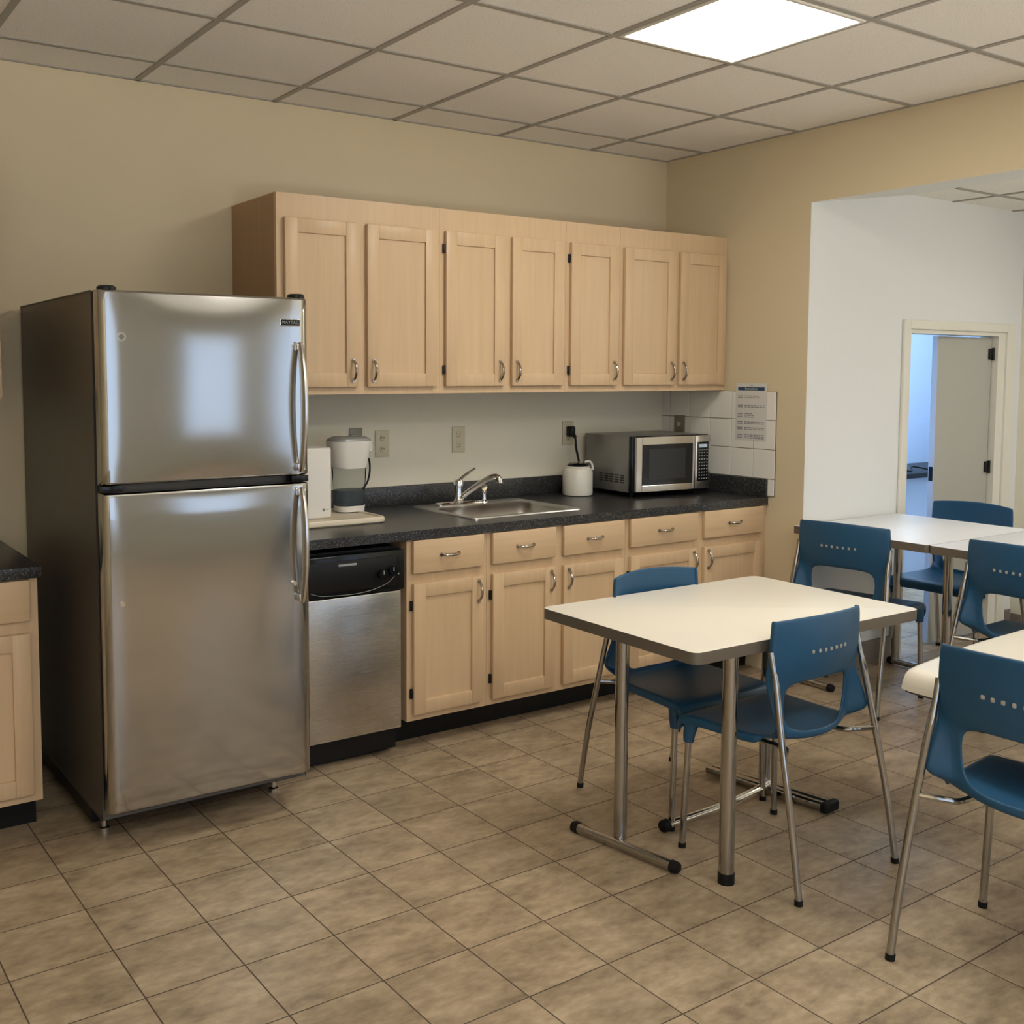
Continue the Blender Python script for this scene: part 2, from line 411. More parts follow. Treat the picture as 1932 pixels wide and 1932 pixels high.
# wall tiles on the right wall
t = struct(obj('wall_tiles', bm_(), GROUT)); t.data.clear_geometry()
bm = B(-.006, 0, -.806, -.002, .915, 1.452); bm.to_mesh(t.data); bm.free(); t.data.materials.append(GROUT)
bm = bm_(); ys = [-.002, -.066, -.216, -.366, -.516, -.666, -.806]; zs = [.915, 1.003, 1.154, 1.305, 1.452]
for i in range(6):
    for j in range(4): box(bm, -.010, -.004, ys[i+1]+.0016, ys[i]-.0016, zs[j]+.0016, zs[j+1]-.0016, .0012, 1)
obj('tile_face', bm, WTILE, t, smooth=False)
t['label'] = 'square white wall tiles beside the counter end'
struct(obj('wall_backsplash', B(-2.70, -.011, -.005, 0, 1.0, 1.50), CREAM, smooth=False), 'pale cream wall strip between counter and wall cabinets')  # paler than the wall paint, to stand in for brightness under the cabinets

# ---------------------------------------------------------------- cabinets
YC = -.752   # face frame front of the base cabinets
def pull(parent, x, y, z, vertical, L=.085):
    h = L/2; pts = []
    for k in range(13):
        t = -1+2*k/12; o = .026*math.cos(t*PI/2)**.6 if abs(t) < 1 else 0
        pts.append((x, y-o, z+t*h) if vertical else (x+t*h, y-o, z))
    bm = tube(bm_(), pts, [.0042+.002*math.cos((-1+2*k/12)*PI/2) for k in range(13)], 10)
    for s in (-1, 1):
        p = Vector((x, y, z+s*h)) if vertical else Vector((x+s*h, y, z))
        tube(bm, (p, p+Vector((0, -.006, 0))), .0078, 12)
    obj('handle', bm, NICKEL, parent)
def shaker(name, x0, x1, z0, z1, y, parent, rail=.058, m=None):
    bm = bm_(); th = .019
    box(bm, x0, x0+rail, y-th, y, z0, z1, .003); box(bm, x1-rail, x1, y-th, y, z0, z1, .003)
    box(bm, x0+rail-.001, x1-rail+.001, y-th+.0003, y, z0, z0+rail, .003); box(bm, x0+rail-.001, x1-rail+.001, y-th+.0003, y, z1-rail, z1, .003)
    box(bm, x0+rail-.002, x1-rail+.002, y-th+.009, y-.001, z0+rail-.002, z1-rail+.002)
    return obj(name, bm, m or MAPLE, parent)
def base_cabinet(x0, x1, cols, label, ybk=-.012, left_side=False):
    t = thing('base_cabinet', label, 'cabinet'); g = .0006; x0 += g; x1 -= g
    zb, zt = .118, .872
    bm = bm_(); box(bm, x0, x0+.016, YC+.02, ybk, zb, zt); box(bm, x1-.016, x1, YC+.02, ybk, zb, zt)
    box(bm, x0+.016, x1-.016, YC+.02, ybk, zb, zb+.016); box(bm, x0+.016, x1-.016, ybk-.008, ybk, zb+.016, zt)
    obj('carcass', bm, MAPLE, t, smooth=False)
    # face frame
    bm = bm_(); edges = [x0]+[(cols[i][1]+cols[i+1][0])/2 for i in range(len(cols)-1)]+[x1]
    for i, e in enumerate(edges):
        if i == 0: box(bm, e, cols[0][0]+.012, YC, YC+.02, zb, zt)
        elif i == len(edges)-1: box(bm, cols[-1][1]-.012, e, YC, YC+.02, zb, zt)
        else: box(bm, cols[i-1][1]-.012, cols[i][0]+.012, YC, YC+.02, zb, zt)
    for (a, b, hd) in cols:
        for z0, z1 in ((zb, .152), (.682, .74), (.858, zt)): box(bm, a+.012, b-.012, YC+.0003, YC+.02, z0, z1)
    obj('face_frame', bm, MAPLE, t, smooth=False)
    for (a, b, hd) in cols:
        d = obj('drawer', B(a, b, YC-.02, YC-.0005, .732, .868, .004), MAPLEH, t)
        pull(d, (a+b)/2, YC-.02, .80, False)
        d = shaker('door', a+.002, b-.002, .146, .690, YC-.0005, t)
        pull(d, (b-.027) if hd == 'r' else (a+.027), YC-.0195, .628, True)
        if hd == 'r' :
            for z in (.235, .60):
                obj('hinge', B(a-.010, a+.0015, YC-.012, YC-.0005, z-.020, z+.020, .002), BLACK, d, label='dark metal hinge')
    obj('toe_kick', B(x0, x1, -.64, -.63, 0, zb-.001), KICK, t, smooth=False)
base_cabinet(-2.183, -1.783, [(-2.160, -1.809, 'r')], 'maple base cabinet with one door and drawer beside the dishwasher')
base_cabinet(-1.783, -.986, [(-1.762, -1.416, 'r'), (-1.370, -1.008, 'l')], 'maple two-door base cabinet with two drawers under the sink')
base_cabinet(-.986, -.001, [(-.965, -.520, 'r'), (-.472, -.042, 'l')], 'maple two-door base cabinet against the right wall')
base_cabinet(-4.42, -3.612, [(-4.39, -4.04, 'r'), (-3.99, -3.640, 'l')], 'maple base cabinet left of the refrigerator, cut by the frame')

UF = -.455
def wall_cabinet(x0, x1, cols, label, zb=1.456, zt=2.262, dz0=1.487, dz1=2.165, hinge=()):
    t = thing('wall_cabinet', label, 'cabinet'); g = .0006; x0 += g; x1 -= g
    bm = bm_(); box(bm, x0, x0+.016, UF+.02, -.002, zb, zt); box(bm, x1-.016, x1, UF+.02, -.002, zb, zt)
    box(bm, x0+.016, x1-.016, UF+.02, -.002, zb+.004, zb+.02); box(bm, x0+.016, x1-.016, UF+.02, -.002, zt-.018, zt-.002)
    box(bm, x0+.016, x1-.016, -.012, -.002, zb+.02, zt-.018)
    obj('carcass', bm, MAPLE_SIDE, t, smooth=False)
    bm = bm_(); E_ = [x0]+[None]*(len(cols)-1)+[x1]
    box(bm, x0, cols[0][0]+.012, UF, UF+.02, zb, zt); box(bm, cols[-1][1]-.012, x1, UF, UF+.02, zb, zt)
    for i in range(len(cols)-1): box(bm, cols[i][1]-.012, cols[i+1][0]+.012, UF, UF+.02, zb, zt)
    for (a, b, hd) in cols:
        box(bm, a+.012, b-.012, UF+.0003, UF+.02, zb, dz0+.012); box(bm, a+.012, b-.012, UF+.0003, UF+.02, dz1-.012, zt)
    obj('face_frame', bm, MAPLE, t, smooth=False)
    for i, (a, b, hd) in enumerate(cols):
        d = shaker('door', a, b, dz0, dz1, UF-.0005, t)
        pull(d, (b-.027) if hd == 'r' else (a+.027), UF-.0195, 1.556, True)
        if i in hinge:
            for z in (1.56, 2.09):
                obj('hinge', B(a-.010, a+.0015, UF-.012, UF-.0005, z-.020, z+.020, .002), BLACK, d, label='dark metal hinge')
wall_cabinet(-2.606, -1.829, [(-2.576, -2.243, 'r'), (-2.200, -1.853, 'l')], 'maple two-door wall cabinet at the left end, partly behind the refrigerator')
wall_cabinet(-1.829, -1.113, [(-1.805, -1.483, 'r'), (-1.440, -1.136, 'l')], 'maple two-door wall cabinet above the sink', hinge=(0,))
wall_cabinet(-1.113, -.766, [(-1.090, -.787, 'r')], 'narrow one-door maple wall cabinet, between the two-door ones', hinge=(0,))
wall_cabinet(-.766, -.001, [(-.745, -.392, 'r'), (-.360, -.020, 'l')], 'maple two-door wall cabinet above the microwave')
wall_cabinet(-4.42, -3.645, [(-4.39, -4.04, 'r'), (-3.99, -3.672, 'l')], 'maple wall cabinet left of the refrigerator, only its edge showing')

# countertops
def countertop(x0, x1, label, hole=None, splash=False, side=False):
    t = thing('countertop', label, 'countertop'); y0, y1 = -.772, -.002; z0, z1 = .8725, .91
    if hole:
        hx0, hx1, hy0, hy1 = hole; bm = bm_()
        o = [(x0, y0), (x1, y0), (x1, y1), (x0, y1)]; i_ = [(hx0, hy0), (hx1, hy0), (hx1, hy1), (hx0, hy1)]
        V = {(k, s, z): bm.verts.new((*(o, i_)[s][k], z)) for k in range(4) for s in (0, 1) for z in (z0, z1)}
        for k in range(4):
            j = (k+1) % 4
            bm.faces.new((V[k, 0, z1], V[j, 0, z1], V[j, 1, z1], V[k, 1, z1])); bm.faces.new((V[k, 0, z0], V[k, 1, z0], V[j, 1, z0], V[j, 0, z0]))
            bm.faces.new((V[k, 0, z0], V[j, 0, z0], V[j, 0, z1], V[k, 0, z1])); bm.faces.new((V[k, 1, z0], V[k, 1, z1], V[j, 1, z1], V[j, 1, z0]))
        obj('slab', bm, COUNTER, t, smooth=False)
    else: obj('slab', B(x0, x1, y0, y1, z0, z1, .003), COUNTER, t)
    if splash: obj('backsplash', B(x0, x1-.02, -.022, -.0055, .9102, 1.003, .002), COUNTER, t)
    if side: obj('side_splash', B(x1-.019, x1, y0+.004, -.0055, .9102, 1.003, .002), COUNTER, t)
    return t
countertop(-2.70, -.0105, 'black speckled countertop running from the refrigerator to the right wall', (-1.755, -1.165, -.615, -.155), True, True)
countertop(-4.42, -3.602, 'black speckled countertop piece left of the refrigerator')

# sink and faucet
sk = thing('sink', 'stainless steel drop-in sink set in the black countertop', 'sink')
R = lambda x0, x1, y0, y1, r, z: [(a, b, z) for a, b in rrect(x0, x1, y0, y1, r)]
bm = loft(bm_(), [R(-1.775, -1.145, -.640, -.125, .03, .9105), R(-1.773, -1.147, -.638, -.127, .03, .9155), R(-1.762, -1.158, -.627, -.138, .03, .9165), R(-1.742, -1.178, -.603, -.245, .06, .9150), R(-1.735, -1.185, -.597, -.252, .06, .908)])
obj('rim', bm, SINKM, sk)
bm = loft(bm_(), [R(-1.735, -1.185, -.597, -.252, .06, .908), R(-1.722, -1.198, -.586, -.263, .06, .76), R(-1.70, -1.22, -.565, -.285, .06, .735), R(-1.50, -1.42, -.45, -.40, .02, .728)], cap1=True)
obj('basin', bm, SINKM, sk, mods=(('SOLIDIFY', dict(thickness=.0015, offset=1)),))
obj('drain', lathe(bm_(), [(.001, 0), (.042, 0), (.045, .003), (.038, .005), (.03, .001), (.001, .001)], (-1.46, -.425, .7285), 24), CHROME, sk)
fx_, fy_ = -1.545, -.19
fc = thing('faucet', 'chrome single-lever kitchen faucet standing behind the sink', 'faucet', (fx_, fy_, .9165))
bm = loft(bm_(), [[(a, b, z) for a, b in rrect(-w, w, -h, h, h*.98, 8)] for w, h, z in ((.132, .030, 0), (.132, .030, .008), (.122, .022, .014))], True, True)
obj('base_plate', bm, CHROME, fc)
obj('body', lathe(bm_(), [(.028, .012), (.024, .022), (.021, .03), (.021, .085), (.024, .088), (.024, .105), (.020, .116), (.008, .120)], seg=24), CHROME, fc)
bm = tube(bm_(), smooth_path([(.006, -.01, .03), (.035, -.06, .075), (.075, -.13, .128), (.092, -.165, .142), (.102, -.185, .135), (.105, -.190, .112)], 5), [.0135]*20+[.0145]*4+[.0155]*2, 14)
obj('spout', bm, CHROME, fc)
bm = tube(bm_(), smooth_path([(-.005, .0, .105), (.015, -.01, .130), (.045, -.02, .152), (.075, -.03, .172)], 5), [.013]*5+[.010]*6+[.007]*5, 12, flat=(1, .7))
obj('lever', bm, CHROME, fc)
sp = thing('side_sprayer', 'small chrome side sprayer beside the faucet', 'sprayer', (-1.405, -.205, .9165))
obj('holder', lathe(bm_(), [(.022, 0), (.020, .008), (.012, .014), (.011, .03)], seg=20), CHROME, sp)
obj('head', tube(bm_(), smooth_path([(0, 0, .028), (0, 0, .055), (-.004, -.008, .074), (-.012, -.018, .078)], 4), [.010]*4+[.012]*5+[.015]*4, 14), CHROME, sp)

# ---------------------------------------------------------------- refrigerator
fr = thing('refrigerator', 'tall stainless steel top-freezer refrigerator with dark sides', 'refrigerator')
X0, X1, YF, YB = -3.487, -2.766, -1.008, -.03
obj('cabinet_body', B(X0, X1, YB, YF, .105, 1.797, .004), FRSIDE, fr)
def fdoor(name, z0, z1):
    # front skin bulges slightly, its vertical edges are rolled
    bm = bm_(); nx, nz = 28, 24; grid = []; xa, xb = X0+.004, X1-.002
    prof = []
    for i in range(nx+1):
        t = i/nx; x = xa+(xb-xa)*t
        e = min(t, 1-t)*(xb-xa); r = .034
        y = -1.045 - (.030*math.sqrt(max(0, 1-((r-e)/r)**2)) if e < r else .030)
        prof.append((x, y, t))
    # denser samples at the rolled edges
    prof = []
    ts = [0, .004, .012, .024, .038, .05]+[.05+.9*k/16 for k in range(1, 16)]+[.95, .962, .976, .988, .996, 1]
    for t in ts:
        e = min(t, 1-t)*(xb-xa); r = .036
        prof.append((xa+(xb-xa)*t, -1.045-(.030*math.sqrt(max(0, 1-((r-e)/r)**2)) if e < r else .030), t))
    rows = []
    zr = [0, .004, .012]+[.012+.976*k/14 for k in range(1, 14)]+[.988, .996, 1]
    for s in zr:
        row = []
        ez = min(s, 1-s)*(z1-z0); dz = .008*(1-ez/.008)**2 if ez < .008 else 0
        for (x, y, t) in prof:
            bulge = .008*math.sin(PI*t)*(1-(2*s-1)**4)
            row.append(bm.verts.new((x, y-bulge+dz, z0+(z1-z0)*s)))
        rows.append(row)
    for a, b in zip(rows, rows[1:]):
        for k in range(len(a)-1): bm.faces.new((a[k], a[k+1], b[k+1], b[k]))
    # back side
    bk = [bm.verts.new((x, -1.018, z)) for x, z in ((xa, z0), (xb, z0), (xb, z1), (xa, z1))]
    bm.faces.new(bk)
    bm.faces.new([*[r_[0] for r_ in rows], bk[3], bk[0]]); bm.faces.new([*[r_[-1] for r_ in rows], bk[2], bk[1]])
    bm.faces.new([*rows[0], bk[1], bk[0]]); bm.faces.new([*rows[-1], bk[2], bk[3]])
    d = obj(name, bm, STEEL, fr)
    obj('door_gasket', B(X0+.012, X1-.012, -1.018, -1.009, z0+.006, z1-.006), BLACK, d, smooth=False, label='black rubber gasket')
    return d
d1 = fdoor('freezer_door', 1.195, 1.800); d2 = fdoor('fridge_door', .140, 1.168)
def fhandle(par, z0, z1, topfree):
    x = -2.812; pts = []; rs = []
    for k in range(21):
        t = k/20; z = z0+(z1-z0)*t; o = .034*math.sin(PI*min(1, max(0, t)))**.7 if 0 < t < 1 else 0
        pts.append((x, -1.088-o, z))
    bm = tube(bm_(), pts, [.016+.004*math.sin(PI*k/20) for k in range(21)], 12, flat=(1, .55))
    for z in (z0+.012, z1-.012): box(bm, x-.014, x+.014, -1.098, -1.074, z-.012, z+.012, .003)
    obj('handle', bm, STEELTRIM, par, label='bowed steel handle')
fhandle(d1, 1.212, 1.645, True); fhandle(d2, .76, 1.150, False)
bd = obj('badge', B(-2.880, -2.805, -1.0805, -1.0775, 1.703, 1.727, .001), CHROME, d1, label='small chrome nameplate')
obj('badge_plate', B(-2.877, -2.808, -1.0812, -1.0806, 1.7055, 1.7245), BLACKG, bd, smooth=False)
def text(s, size, m, parent, loc, rot, name='lettering', ext=.0002, ax='CENTER'):
    cu = bpy.data.curves.new(name, 'FONT'); cu.body = s; cu.size = size; cu.extrude = ext; cu.align_x = ax; cu.align_y = 'CENTER'
    tmp = bpy.data.objects.new('tmp', cu); C.objects.link(tmp); dg = bpy.context.evaluated_depsgraph_get()
    me = bpy.data.meshes.new_from_object(tmp.evaluated_get(dg)); bpy.data.objects.remove(tmp); me.materials.clear(); me.materials.append(m)
    o = bpy.data.objects.new(name, me); C.objects.link(o); o.location = loc; o.rotation_euler = rot
    if parent: o.parent = parent
    return o
text('MAYTAG', .0155, SLOT, bd, (-2.8425, -1.0815, 1.715), (PI/2, 0, 0))
lk = obj('door_lock', tube(bm_(), ((-3.414, -1.070, 1.656), (-3.414, -1.080, 1.656)), .014, 20), CHROME, d1, label='round chrome lock')
obj('keyhole', tube(bm_(), ((-3.414, -1.0795, 1.656), (-3.414, -1.0808, 1.656)), .008, 14), INK, lk)
obj('door_screw', tube(bm_(), ((-3.428, -1.068, .818), (-3.428, -1.079, .818)), .008, 16), CHROME, d2, label='round chrome screw')
obj('door_screw', tube(bm_(), ((-2.835, -1.074, .822), (-2.835, -1.088, .822)), .008, 16), CHROME, d2, label='bright screw on the handle foot')
for x in (-3.445, -2.80):
    obj('hinge_cover', lathe(bm_(), [(.030, .0), (.030, .009), (.024, .014), (.008, .015)], (x, -1.035, 1.8005), 24, 1), BLACKG, fr, label='black hinge cap')
obj('hinge_plate', B(X0+.006, X0+.07, -1.066, -1.019, 1.171, 1.192, .002), BLACKG, fr, label='black middle hinge')
obj('hinge_plate', B(X1-.07, X1-.006, -1.066, -1.019, 1.171, 1.192, .002), BLACKG, fr, label='black middle hinge')
obj('base_grille', B(X0+.02, X1-.02, -.80, -.08, .02, .104), BLACK, fr, smooth=False)
for x in (X0+.05, X1-.05):
    obj('foot', lathe(bm_(), [(.018, 0), (.018, .012), (.010, .016), (.010, .10)], (x, -.84, .0), 16), CHROME, fr, label='levelling foot')
    obj('foot', lathe(bm_(), [(.018, 0), (.018, .012), (.010, .016), (.010, .10)], (x, -.12, .0), 16), BLACK, fr)

# ---------------------------------------------------------------- dishwasher
dw = thing('dishwasher', 'stainless steel dishwasher with black control panel beside the refrigerator', 'dishwasher')
dx0, dx1 = -2.695, -2.222
obj('tub_body', B(dx0+.004, dx1-.004, -.735, -.05, .02, .850), BLACK, dw, smooth=False)
obj('door_panel', B(dx0+.004, dx1-.010, -.792, -.737, .118, .680, .004), STEEL2, dw)
cp = obj('control_panel', B(dx0, dx1, -.802, -.7365, .684, .846, .006), BLACKG, dw)
bm = B(dx0+.03, dx1-.035, -.8045, -.8015, .705, .825, .003); obj('panel_inset', bm, BLACK, cp)
obj('latch_slot', B(-2.52, -2.44, -.806, -.803, .803, .812, .002), PRINT, cp)
tube(bm := bm_(), smooth_path([(-2.64, -.806, .712), (-2.58, -.806, .696), (-2.42, -.806, .692), (-2.31, -.806, .715), (-2.265, -.806, .75)], 5), .0012, 6); obj('print_line', bm, PRINT, cp)
for x, z in ((-2.328, .757), (-2.283, .766)):
    k = obj('knob', tube(bm_(), ((x, -.803, z), (x, -.822, z)), .020, 22), BLACKG, cp)
    obj('knob_mark', B(x-.002, x+.002, -.8232, -.8218, z, z+.016), PRINT, k, smooth=False)
obj('indicator_light', tube(bm_(), ((-2.252, -.803, .75), (-2.252, -.807, .75)), .003, 8), SLOT, cp)
obj('kick_plate', B(dx0+.01, dx1-.03, -.705, -.695, .004, .112), KICK, dw, smooth=False)

# ---------------------------------------------------------------- microwave
mw = thing('microwave_oven', 'stainless steel microwave oven on the counter by the tiled wall', 'microwave', (-.648, -.43, .9102), -.074)
w, d, z0, z1 = .515, .385, .026, .315
obj('housing', B(0, w, .022, d, z0, z1, .004), MWGREY, mw)
obj('front_bezel', B(.0, w, -.004, .0215, z0, z1, .004), BLACKG, mw, label='black front surround')
dd = .405
do = obj('door', bm_(), STEELTRIM, mw); do.data.clear_geometry(); bm = bm_()
a, b, c, e = .012, dd, z0+.004, z1-.004
box(bm, a, a+.040, -.026, -.0045, c, e, .004); box(bm, b-.016, b, -.026, -.0045, c, e, .003)
box(bm, a+.040, b-.016, -.026, -.0045, c, c+.034, .002); box(bm, a+.040, b-.016, -.026, -.0045, e-.040, e, .002)
bm.to_mesh(do.data); bm.free(); do.data.materials.clear(); do.data.materials.append(STEELTRIM)
gl = obj('window_pane', B(a+.038, b-.014, -.0235, -.006, c+.032, e-.038), DOORGLASS, do, smooth=False, label='black glass window')
obj('window_mesh', B(a+.085, b-.065, -.0240, -.0236, c+.062, e-.062), mat('microwave_mesh', (.02, .024, .03), .25), gl, smooth=False)
cp = obj('control_panel', B(dd+.003, w-.002, -.024, -.0045, z0+.004, z1-.004, .003), STEELTRIM, mw)
kp = obj('keypad', B(dd+.016, w-.018, -.0262, -.0238, z0+.045, z1-.038, .001), BLACKG, cp, label='black keypad')
bm = bm_()
for i in range(4):
    for j in range(9):
        x = dd+.026+i*.017; z = z0+.055+j*.017; box(bm, x, x+.0085, -.0268, -.0262, z, z+.005)
obj('key_print', bm, PRINT, kp, smooth=False)
obj('display', B(dd+.024, w-.028, -.0268, -.0262, z1-.068, z1-.050), BLUELIT, kp, smooth=False, label='small lit clock display')
obj('key_rule', B(dd+.02, w-.022, -.0267, -.0262, z1-.082, z1-.080), PRINT, kp, smooth=False)
bm = bm_()
for i in range(5):
    for j in range(4):
        y = .055+i*.043; z = z0+.045+j*.012; box(bm, -.0009, .0005, y, y+.033, z, z+.007)
obj('side_vent', bm, DARK, mw, smooth=False)
for x in (.04, w-.04):
    for y in (.05, d-.04): obj('foot', lathe(bm_(), [(.012, 0), (.014, .0262)], (x, y, 0), 14), RUBBER, mw)

# ---------------------------------------------------------------- crock and cord
ck = thing('ceramic_crock', 'round white ceramic crock with black top left of the microwave', 'crock', (-.775, -.165, .9102))
obj('pot', lathe(bm_(), [(.070, 0), (.077, .004), (.079, .012), (.079, .122), (.073, .138), (.064, .144), (.066, .150), (.064, .153), (.056, .153), (.056, .146)], seg=40), CERAM, ck)
obj('lid', lathe(bm_(), [(.054, .150), (.056, .158), (.046, .167), (.012, .170)], seg=30), BLACKG, ck, label='black lid')
obj('handle', tube(bm_(), smooth_path([(.02, -.03, .173), (.045, -.034, .177), (.066, -.034, .165), (.078, -.03, .13)], 5), .006, 10), WPLAST, ck, label='white handle loop')
pc = thing('power_plug', 'black plug and cord hanging from the right wall outlet into the crock', 'plug', (-.712, -.010, 1.235))
obj('plug_head', B(-.017, .017, -.045, -.001, -.028, .028, .008, 3), BLACK, pc)
obj('cord', tube(bm_(), smooth_path([(0, -.040, -.010), (.004, -.055, -.035), (0, -.066, -.08), (-.010, -.09, -.120), (-.030, -.125, -.150)], 6), [.010]*6+[.006]*19, 10), BLACK, pc)

# outlets
def outlet(x, z, label, m=PLATE, on='back', w=.076, h=.128, sock=True):
    if on == 'back': t = thing('wall_outlet', label, 'outlet', (x, -.0055, z))
    else: t = thing('wall_outlet', label, 'outlet', (-.0105, x, z), -PI/2)
    t.rotation_euler = (0, 0, 0 if on == 'back' else -PI/2)
    obj('cover_plate', B(-w/2, w/2, -.006, 0, -h/2, h/2, .002), m, t)
    if sock:
        for s in (-1, 1):
            k = obj('socket', loft(bm_(), [[(a, -.0062, b+s*.026) for a, b in rrect(-.015, .015, -.018, .018, .012, 5)], [(a, -.0085, b+s*.026) for a, b in rrect(-.014, .014, -.017, .017, .012, 5)]], True, True), m, t)
            bm = bm_(); box(bm, -.0075, -.0045, -.0092, -.0084, s*.026-.002, s*.026+.008); box(bm, .0045, .0075, -.0092, -.0084, s*.026-.002, s*.026+.007); tube(bm, ((0, -.0084, s*.026-.009), (0, -.0092, s*.026-.009)), .0028, 8)
            obj('slots', bm, DARK, k, smooth=False)
    return t
outlet(-1.862, 1.209, 'cream outlet plate on the wall just right of the water pitcher')
outlet(-1.422, 1.214, 'cream outlet plate on the wall above the faucet')
outlet(-.712, 1.226, 'cream outlet plate with the black plug, left of the microwave')
t = outlet(-2.006, 1.245, 'dark grey outlet plate behind the water pitcher top', PLATED, w=.070, h=.085, sock=False)
bm = tube(bm_(), smooth_path([(-.02, -.006, .0), (-.025, -.035, -.005), (-.02, -.05, -.03), (-.005, -.055, -.045)], 5), [.011]*8+[.008]*8, 12); box(bm, -.03, -.005, -.03, -.006, -.012, .012, .003)
obj('chrome_fitting', bm, CHROME, t, label='small chrome fitting')
t = outlet(-.146, 1.262, 'taupe outlet plate on the white tiles behind the microwave', mat('outlet_taupe', (.22, .19, .14), .4), 'right', .078, .10, sock=False)
obj('socket', B(-.012, .012, -.009, -.0062, -.012, .012, .002), PLATE, t)

# ---------------------------------------------------------------- tray, canister and pitcher
tag(obj('serving_tray', loft(bm_(), [[(a, b, z) for a, b in rrect(-2.62+i, -2.125-i, -.505+i, -.13-i, .035, 6)] for i, z in ((.006, .9102), (0, .916), (0, .930), (.004, .936), (.018, .936), (.022, .930))], True, True), CPLAST), 'low cream plastic tray on the counter next to the refrigerator', 'tray')
ca = thing('upright_canister', 'tall white upright canister with rounded edges on the cream tray', 'canister', (-2.405, -.315, .9302))
bm = loft(bm_(), [[(a, b, z) for a, b in rrect(-.082+i, .082-i, -.075+i, .075-i, .030, 6)] for i, z in ((.006, 0), (.0, .006), (0, .292), (.003, .299), (.012, .302))], True, True)
obj('housing', bm, WPLAST, ca)
obj('logo', tube(bm_(), ((.035, -.0755, .038), (.035, -.0762, .038)), .0065, 14), INK, ca, label='small grey round logo')
obj('logo_text', B(.046, .058, -.0762, -.0753, .038, .041), INK, ca, smooth=False)
pt = thing('water_pitcher', 'filter water pitcher, white top over clear jug, behind the white canister', 'pitcher', (-2.165, -.235, .9302))
def orr(hw, hd, z, cx=0, r=.5): return [(cx+a, b, z) for a, b in rrect(-hw, hw, -hd, hd, min(hw, hd)*r*1.6, 7)]
obj('jug', loft(bm_(), [orr(.060, .048, .002), orr(.064, .052, .01), orr(.069, .056, .10), orr(.076, .060, .205)], True, False), GLASS, pt, mods=(('SOLIDIFY', dict(thickness=.002, offset=-1)),), label='clear jug')
obj('water', loft(bm_(), [orr(.057, .045, .005), orr(.061, .050, .014), orr(.0655, .053, .098)], True, True), WATER, pt)
obj('base_label', loft(bm_(), [orr(.0655, .0535, .004), orr(.0680, .0565, .030)]), WPLAST, pt, label='white foot band')
obj('reservoir', loft(bm_(), [orr(.073, .060, .196), orr(.078, .062, .205), orr(.092, .070, .275), orr(.098, .073, .305), orr(.098, .073, .315)], True, True), WPLAST, pt, label='white filter reservoir')
obj('lid', loft(bm_(), [orr(.098, .072, .3155), orr(.092, .068, .326), orr(.075, .055, .334)], True, True), mat('smoky_lid', (.30, .30, .28), .25), pt, label='grey lid')
obj('spout', B(.085, .108, -.025, .025, .262, .305, .008, 3), WPLAST, pt)
obj('handle', tube(bm_(), smooth_path([(.082, 0, .235), (.102, 0, .228), (.106, 0, .18), (.095, 0, .13), (.070, 0, .095)], 6), .0045, 10), BLACK, pt, label='thin dark handle')

# notice on the tiles
pp = thing('paper_notice', 'white printed instruction sheet taped to the tiles beside the wall cabinet', 'notice', (-.0108, -.648, 1.345), -PI/2)
obj('sheet', B(-.102, .102, -.0012, 0, -.149, .149), PAPER, pp, smooth=False)
obj('heading', B(-.088, .086, -.0016, -.0012, .112, .130), INKB, pp, smooth=False, label='dark blue heading bar')
text('Instructions', .017, PAPER, pp, (-.001, -.0019, .121), (PI/2, 0, 0), 'heading_text')
text('notice', .010, INK, pp, (0, -.0016, .139), (PI/2, 0, 0), 'small_text')
rn = random.Random(3)
for z, nl, w2 in ((.080, 2, .10), (.032, 2, .13), (-.012, 3, .06), (-.055, 2, .13), (-.085, 2, .13), (-.122, 3, .13)):
    bm = bm_()
    for l in range(nl):
        zz = z-l*.0085; box(bm, -.088, -.055, -.0015, -.0012, zz, zz+.0045)
        x = -.042
        while x < -.042+w2-.01:
            ww = rn.uniform(.008, .022); box(bm, x, min(x+ww, -.042+w2), -.0015, -.0012, zz, zz+.0045); x += ww+.004
    obj('text_block', bm, INK, pp, smooth=False)

# ---------------------------------------------------------------- tables
def tee_tables():
    pass
def rtop(x0, x1, y0, y1, z, th, r, m, parent):
    o = obj('tabletop', prism(bm_(), rrect(x0, x1, y0, y1, r, 6), z-th, z, .0015), [EDGE, m], parent, fi=lambda p: 1 if p.normal.z > .9 else 0)
    return o
t1 = thing('rectangular_table', 'cream-topped rectangular table in the foreground with T-shaped chrome bases', 'table')
o = rtop(-.54, .54, -.36, .36, .742, .036, .03, LAM, t1); o.location = (-1.603, -1.932, 0); o.rotation_euler = (0, 0, -.012)
def cap(par, p, d, r=.019):
    p = Vector(p); d = Vector(d).normalized(); obj('end_cap', tube(bm_(), (p-d*.012, p+d*.006, p+d*.014, p+d*.017), [r, r, r*.85, r*.4], 16), RUBBER, par, label='black rubber cap')
lg = obj('leg', tube(bm_(), ((-2.065, -1.895, .03), (-2.065, -1.895, .704)), .0215, 20), TUBE, t1)
ft = obj('foot_bar', tube(bm_(), ((-2.115, -1.735, .020), (-2.050, -2.125, .020)), .0165, 16), TUBE, t1)
cap(ft, (-2.115, -1.735, .020), (-.16, 1, 0)); cap(ft, (-2.050, -2.125, .020), (.16, -1, 0))
lg = obj('leg', tube(bm_(), ((-1.963, -2.254, .02), (-1.963, -2.254, .704)), .0235, 20), TUBE, t1)
obj('end_cap', tube(bm_(), ((-1.963, -2.254, 0), (-1.963, -2.254, .034)), .0255, 20), RUBBER, lg, label='black rubber cap')
lg = obj('leg', tube(bm_(), ((-1.300, -1.845, .04), (-1.300, -1.845, .704)), .020, 20, flat=(1.15, .8)), TUBE, t1)
